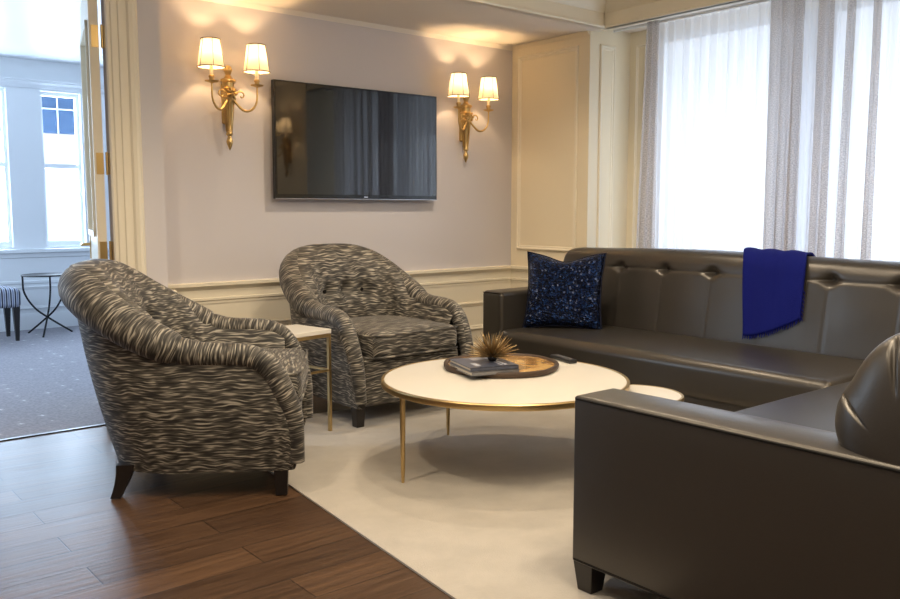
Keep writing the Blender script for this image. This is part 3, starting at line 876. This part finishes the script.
rm = thing('remote_control', 'black remote control lying on the tray edge toward the sofa', 'remote', (3.125, 2.90, TZ + .0015), math.radians(-106))
b = MB(); b.rbox(-.095, .095, -.023, .023, 0, .018, .006, n=3, m=3); b.build('body', 'black', rm)
b = MB()
for i in range(7):
    for j in range(3):
        b.rbox(-.07 + i * .02, -.07 + i * .02 + .011, -.016 + j * .012, -.016 + j * .012 + .008, .016, .0195, .0015, n=1, m=1)
b.build('buttons', 'button', rm, weld=False)

# ------------------------------------------------------------------ square side table between the armchairs
stt = thing('side_table', 'small square side table with white stone top and brass frame between the armchairs', 'side table', (2.14, 3.864, RZ), math.radians(10))
w = .14
b = MB(); b.box(-w, w, -w, w, .512, .535); b.build('tabletop', 'marble', stt, smooth=False, bevel=.003)
b = MB()
for s_ in (-1, 1):
    b.box(-w + .003, w - .003, s_ * (w - .010) - .007, s_ * (w - .010) + .007, .494, .512); b.box(s_ * (w - .010) - .007, s_ * (w - .010) + .007, -w + .003, w - .003, .494, .512)
b.build('apron', 'gold', stt, smooth=False, weld=False)
b = MB()
for s_ in (-1, 1):
    b.box(-w + .006, w - .006, s_ * (w - .010) - .006, s_ * (w - .010) + .006, .315, .327); b.box(s_ * (w - .010) - .006, s_ * (w - .010) + .006, -w + .006, w - .006, .315, .327)
b.build('stretcher', 'gold', stt, smooth=False, weld=False)
for sx in (-1, 1):
    for sy in (-1, 1):
        b = MB(); x, y = sx * (w - .010), sy * (w - .010); b.box(x - .008, x + .008, y - .008, y + .008, 0, .504); b.build('leg', 'gold', stt, smooth=False)

# ------------------------------------------------------------------ television
tv = thing('television', 'large wall mounted flat black television reflecting the curtained window', 'television', (3.26, YA, 1.21))
x0, x1, z0, z1 = 2.585, 3.872, 1.22, 1.952; yf = 4.845
b = MB(); b.box(x0, x1, yf, yf + .035, z0, z1); b.build('casing', 'bezel', tv, smooth=False, world=True, bevel=.003)
b = MB(); b.box(x0 + .012, x1 - .012, yf - .0015, yf + .001, z0 + .03, z1 - .012); b.build('screen', 'screen', tv, smooth=False, world=True)
b = MB(); b.box(x0 - .001, x1 + .001, yf - .003, yf + .002, z0, z0 + .004); b.build('lower_trim', 'badge', tv, smooth=False, world=True)
b = MB(); b.box(3.245, 3.275, yf - .002, yf + .001, z0 + .012, z0 + .020); b.build('badge', 'badge', tv, smooth=False, world=True)
b = MB(); b.box(3.0, 3.46, yf + .035, YA - .001, 1.42, 1.78); b.build('wall_mount', 'black', tv, smooth=False, world=True)

# ------------------------------------------------------------------ sconces
def make_sconce(label):
    t = thing('wall_sconce', label, 'wall lamp', (0, 0, 0), 0, 'two armed wall lamps')
    # torch body, local: wall at y=0, front -y, z=0 at its lower tip
    b = MB(); b.lathe([(0, 0), (.006, .012), (.016, .035), (.020, .055), (.014, .072), (.010, .085), (.020, .095), (.021, .10), (.018, .106), (.024, .16), (.030, .235), (.036, .29), (.044, .30), (.044, .31), (.034, .318), (.036, .345), (.046, .352), (.048, .362), (.034, .372), (.036, .40), (.046, .408), (.046, .418), (.024, .428), (.014, .445), (.020, .46), (.026, .475), (.018, .495), (0, .505)], 20, (0, -.052, 0))
    b.build('torch_body', 'brass', t, angle=45)
    b = MB(); b.rbox(-.028, .028, -.03, -.002, .16, .40, .01, n=3, m=2); b.build('wall_plate', 'brass', t)
    b = MB()
    for k in range(8):
        a = PI * (.5 + k / 7); 
        b.tube([(.022 * math.cos(a) , -.056 + .022 * math.sin(a) * 1, .115), (.034 * math.cos(a), -.056 + .034 * math.sin(a), .29)], [.002, .004], 6)
    for k in range(7):
        a = k / 7 * 2 * PI; b.tube([(.03 * math.cos(a), -.095, .335 + .03 * math.sin(a)), (.012 * math.cos(a), -.104, .335 + .012 * math.sin(a))], [.011, .006], 8)
    b.tube([(0, -.09, .335), (0, -.108, .335)], [.016, .008], 10)
    b.build('rosette', 'brass', t, weld=False)
    for s_ in (-1, 1):
        b = MB()
        P = [(.0, -.075, .325), (s_ * .035, -.088, .275), (s_ * .075, -.108, .235), (s_ * .115, -.128, .245), (s_ * .140, -.138, .29), (s_ * .1435, -.14, .36), (s_ * .1435, -.14, .385)]
        b.tube(catmull(P, 6), [.008 - .003 * min(1, abs(k / 20 - .5)) for k in range(37)], 8)
        # scroll
        sc = [(s_ * (.062 + (.030 - .0028 * k) * math.cos(2.6 - k * .62)), -.088 - .001 * k, .325 + (.030 - .0028 * k) * math.sin(2.6 - k * .62)) for k in range(10)]
        b.tube([(s_ * .012, -.08, .30)] + sc, [.006] + [.0055 - .0003 * k for k in range(10)], 7)
        b.lathe([(0, 0), (.012, .006), (.036, .012), (.040, .018), (.014, .02), (.014, .032), (.018, .04), (.014, .05), (0, .05)], 16, (s_ * .1435, -.14, .372))
        arm = b.build('arm', 'brass', t, weld=False, angle=50)
        b = MB(); b.tube([(s_ * .1435, -.14, .42), (s_ * .1435, -.14, .50)], .0105, 12); b.build('candle_sleeve', 'candle', arm)
        b = MB(); b.lathe([(0, 0), (.008, .004), (.013, .018), (.010, .034), (0, .048)], 12, (s_ * .1435, -.14, .50)); b.build('bulb', 'bulb', arm)
        b = MB(); b.lathe([(.078, .466), (.054, .625)], 12, (s_ * .1435, -.14, 0)); sh = b.build('lamp_shade', 'shade', t, smooth=True, angle=60)
        b = MB()
        for r, z in ((.0785, .466), (.0545, .624)):
            b.tube([(s_ * .1435 + r * math.cos(2 * PI * k / 24), -.14 + r * math.sin(2 * PI * k / 24), z) for k in range(25)], .0032, 6, caps=False)
        for k in range(6):
            a = 2 * PI * (k + .25) / 6; c, q = math.cos(a), math.sin(a)
            b.tube([(s_ * .1435 + .079 * c, -.14 + .079 * q, .466), (s_ * .1435 + .055 * c, -.14 + .055 * q, .624)], .0018, 5)
        b.build('shade_trim', 'shadetrim', sh, weld=False)
    return t
SP = [(2.297, YA, 1.505, 0), (4.165, YA, 1.495, 0), (XP, 1.27, 1.50, -PI / 2)]
sc1 = make_sconce('brass two armed candle wall lamp left of the television')
sc2 = copy_tree(sc1); sc2['label'] = 'brass two armed candle wall lamp between television and room corner'
sc3 = copy_tree(sc1); sc3['label'] = 'brass two armed wall lamp seen mirrored in the television'
for o, (x, y, z, a) in zip((sc1, sc2, sc3), SP):
    o.location = (x, y, z); o.rotation_euler.z = a
    for s_ in (-1, 1):
        l = bpy.data.lights.new('bulb_light', 'POINT'); l.energy = 3.8; l.color = (1, .66, .34); l.shadow_soft_size = .012
        lo = bpy.data.objects.new('bulb_light', l); COL.objects.link(lo)
        q = Vector((s_ * .1435, -.14, .565)); q.rotate(o.rotation_euler); lo.location = Vector((x, y, z)) + q

# ------------------------------------------------------------------ curtains
def curtain(name, mat, label, y0, y1, x, folds, amp, z0=.03, z1=2.43, flare=0., seed=0, group=None):
    rnd = random.Random(seed); ph = [rnd.uniform(0, 6.3) for _ in range(4)]
    b = MB(); n = max(24, int(folds * 14))
    def fn(u, v):
        z = z1 + (z0 - z1) * v
        a = amp * (.55 + .45 * v)
        wv = math.sin(u * folds * 2 * PI + ph[0] + .5 * math.sin(u * 5 + ph[1])) + .35 * math.sin(u * folds * 3.3 * PI + ph[2] + v * 1.2)
        y = y0 + (y1 - y0) * u + flare * v * (1 - u) + .012 * math.sin(u * folds * 4 * PI + ph[3]) * v
        return (x + a * wv, y, z), (u * abs(y1 - y0) * 2.2, z)
    b.grid(n, 14, fn)
    o = b.build(name, mat, angle=180); tag(o, label, 'curtain', group); return o
curtain('sheer_curtain', 'sheer', 'white sheer curtain filling the window between the two textured drapes', 3.80, 2.62, XCURT + .10, 17, .030, seed=1)
curtain('sheer_curtain', 'sheer', 'white sheer curtain at the right edge of the window', 2.60, 1.70, XCURT + .10, 13, .030, seed=2)
curtain('drape', 'drape', 'narrow grey shimmer drape at the panelled corner end of the window', 3.81, 3.70, XCURT, 2.0, .026, flare=.09, seed=3)
curtain('drape', 'drape', 'wide grey and gold shimmer drape hanging in the middle of the window', 2.885, 2.66, XCURT, 3.2, .03, flare=-.02, seed=4)
curtain('drape', 'drape', 'slim grey drape fold hanging right of the middle drape', 2.57, 2.48, XCURT, 1.4, .022, seed=5)
curtain('drape', 'drape', 'thin grey drape fold before the bright right sheer curtain', 2.40, 2.35, XCURT, 1.0, .016, seed=6)
curtain('drape', 'drape', 'last thin drape fold nearest the right end of the sofa back', 2.265, 2.215, XCURT, 1.0, .016, seed=8)
b = MB(); b.tube([(XCURT + .02, 1.66, 2.42), (XCURT + .02, 4.10, 2.42)], .010, 8); struct(b.build('trim_40', 'white'))

# ------------------------------------------------------------------ far room furniture
fs = thing('stool', 'striped fabric stool with dark legs below the far window', 'stool', (1.66, 8.36, .004))
X0, X1, Y0, Y1 = 1.34, 1.85, 8.14, 8.58
b = MB(); b.rbox(X0, X1, Y0, Y1, .30, .465, .04, crown=.03); b.build('seat', 'stripes', fs, world=True)
for x in (X0 + .05, X1 - .04):
    for y in (Y0 + .05, Y1 - .05):
        b = MB()
        for z, q in ((.004, .014), (.31, .028)):
            for ax, ay in ((-1, -1), (1, -1), (1, 1), (-1, 1)): b.vert((x + ax * q, y + ay * q, z))
        for k in range(4): b.f.append((k, (k + 1) % 4, 4 + (k + 1) % 4, 4 + k))
        b.f.append((3, 2, 1, 0)); b.f.append((4, 5, 6, 7)); b.build('leg', 'darkwood', fs, world=True, smooth=False)
wt = thing('accent_table', 'black wire accent table with crossed curved legs below the far window', 'table', (2.13, 8.45, .004))
b = MB(); b.lathe([(0, .548), (.20, .548), (.205, .552), (.205, .558), (.20, .562), (0, .562)], 40, (2.13, 8.45, 0)); b.build('tabletop', 'iron', wt, world=True, angle=30)
for a in (185, 305, 65):
    c, q = math.cos(math.radians(a)), math.sin(math.radians(a))
    P = [(2.13 + .20 * c, 8.45 + .20 * q, .55), (2.13 + .19 * c, 8.45 + .19 * q, .40), (2.13 + .10 * c, 8.45 + .10 * q, .25), (2.13 - .06 * c, 8.45 - .06 * q, .12), (2.13 - .22 * c, 8.45 - .22 * q, .006)]
    b = MB(); b.tube(catmull(P, 6), .0085, 8); b.build('leg', 'iron', wt, world=True)

# ------------------------------------------------------------------ light
wd = bpy.data.worlds.new('daylight'); S.world = wd; wd.use_nodes = True
bg = wd.node_tree.nodes['Background']; bg.inputs['Color'].default_value = (.80, .89, 1, 1); bg.inputs['Strength'].default_value = .95
def area(name, loc, rot, sx, sy, e, col, spread=PI):
    l = bpy.data.lights.new(name, 'AREA'); l.shape = 'RECTANGLE'; l.size = sx; l.size_y = sy; l.energy = e; l.color = col; l.spread = spread
    o = bpy.data.objects.new(name, l); COL.objects.link(o); o.location = loc; o.rotation_euler = rot; return o
DAY = (.72, .85, 1); DAYF = (.60, .78, 1)
area('daylight_window', (XW + .38, 2.82, 1.25), (0, PI / 2, 0), 1.3, 2.2, 15, DAY)
for a, c in WX: area('daylight_far', ((a + c) / 2, R2Y + .4, 1.55), (-PI / 2, 0, 0), .5, 1.6, 42, DAYF)
area('far_side_fill', (-1.2, 6.8, 1.5), (0, -PI / 2, 0), 1.5, 1.8, 62, DAYF)  # unseen fill inside the far room; the wall on this side has no window
WARM = (1, .83, .62)
def spot(loc, e, size=.05, ang=120):
    l = bpy.data.lights.new('downlight', 'SPOT'); l.energy = e; l.color = WARM; l.spot_size = math.radians(ang); l.spot_blend = .6; l.shadow_soft_size = size
    o = bpy.data.objects.new('downlight', l); COL.objects.link(o); o.location = loc; return o
spot((2.58, 2.76, 2.64), 40, .05, 130)
spot((1.3, .5, 2.64), 28, .06, 150)
spot((3.3, 3.5, 2.64), 55, .06, 140)
spot((3.4, 1.0, 2.64), 40, .06, 140)
spot((.5, 2.6, 2.64), 60, .06, 150)
area('ambient_fill', (.9, .9, 2.62), (0, 0, 0), 2.2, 2.2, 26, (1, .86, .66))  # broad soft light added as even ambient fill, no fitting behind it
l = bpy.data.lights.new('crown_fill', 'POINT'); l.energy = 42; l.color = (1, .84, .62); l.shadow_soft_size = .22  # added point light that lifts the crown and ceiling; no pendant hangs here
lo = bpy.data.objects.new('crown_fill', l); COL.objects.link(lo); lo.location = (1.9, 1.15, 2.25)

# ------------------------------------------------------------------ camera
F, Hc, hz = 856., 1.15, 210.
pitch = math.atan((299.5 - hz) / F); yaw = math.atan(1044 / (F / math.cos(pitch)))
fh = Vector((math.cos(yaw), math.sin(yaw), 0)); rt = Vector((math.sin(yaw), -math.cos(yaw), 0))
fw = fh * math.cos(pitch) - Vector((0, 0, math.sin(pitch))); up = fh * math.sin(pitch) + Vector((0, 0, math.cos(pitch)))
cd = bpy.data.cameras.new('camera'); cd.sensor_width = 36; cd.lens = F / 900 * 36; cd.clip_start = .05
co = bpy.data.objects.new('camera', cd); COL.objects.link(co)
mw = Matrix((rt, up, -fw)).transposed().to_4x4(); mw.translation = (0, 0, Hc); co.matrix_world = mw
S.camera = co
S.view_settings.view_transform = 'Standard'; S.view_settings.look = 'None'
S.view_settings.exposure = .6; S.view_settings.gamma = 1; S.view_settings.use_curve_mapping = False
S.cycles.use_denoising = True
S.cycles.max_bounces = 8; S.cycles.transparent_max_bounces = 12
S.cycles.sample_clamp_indirect = 6
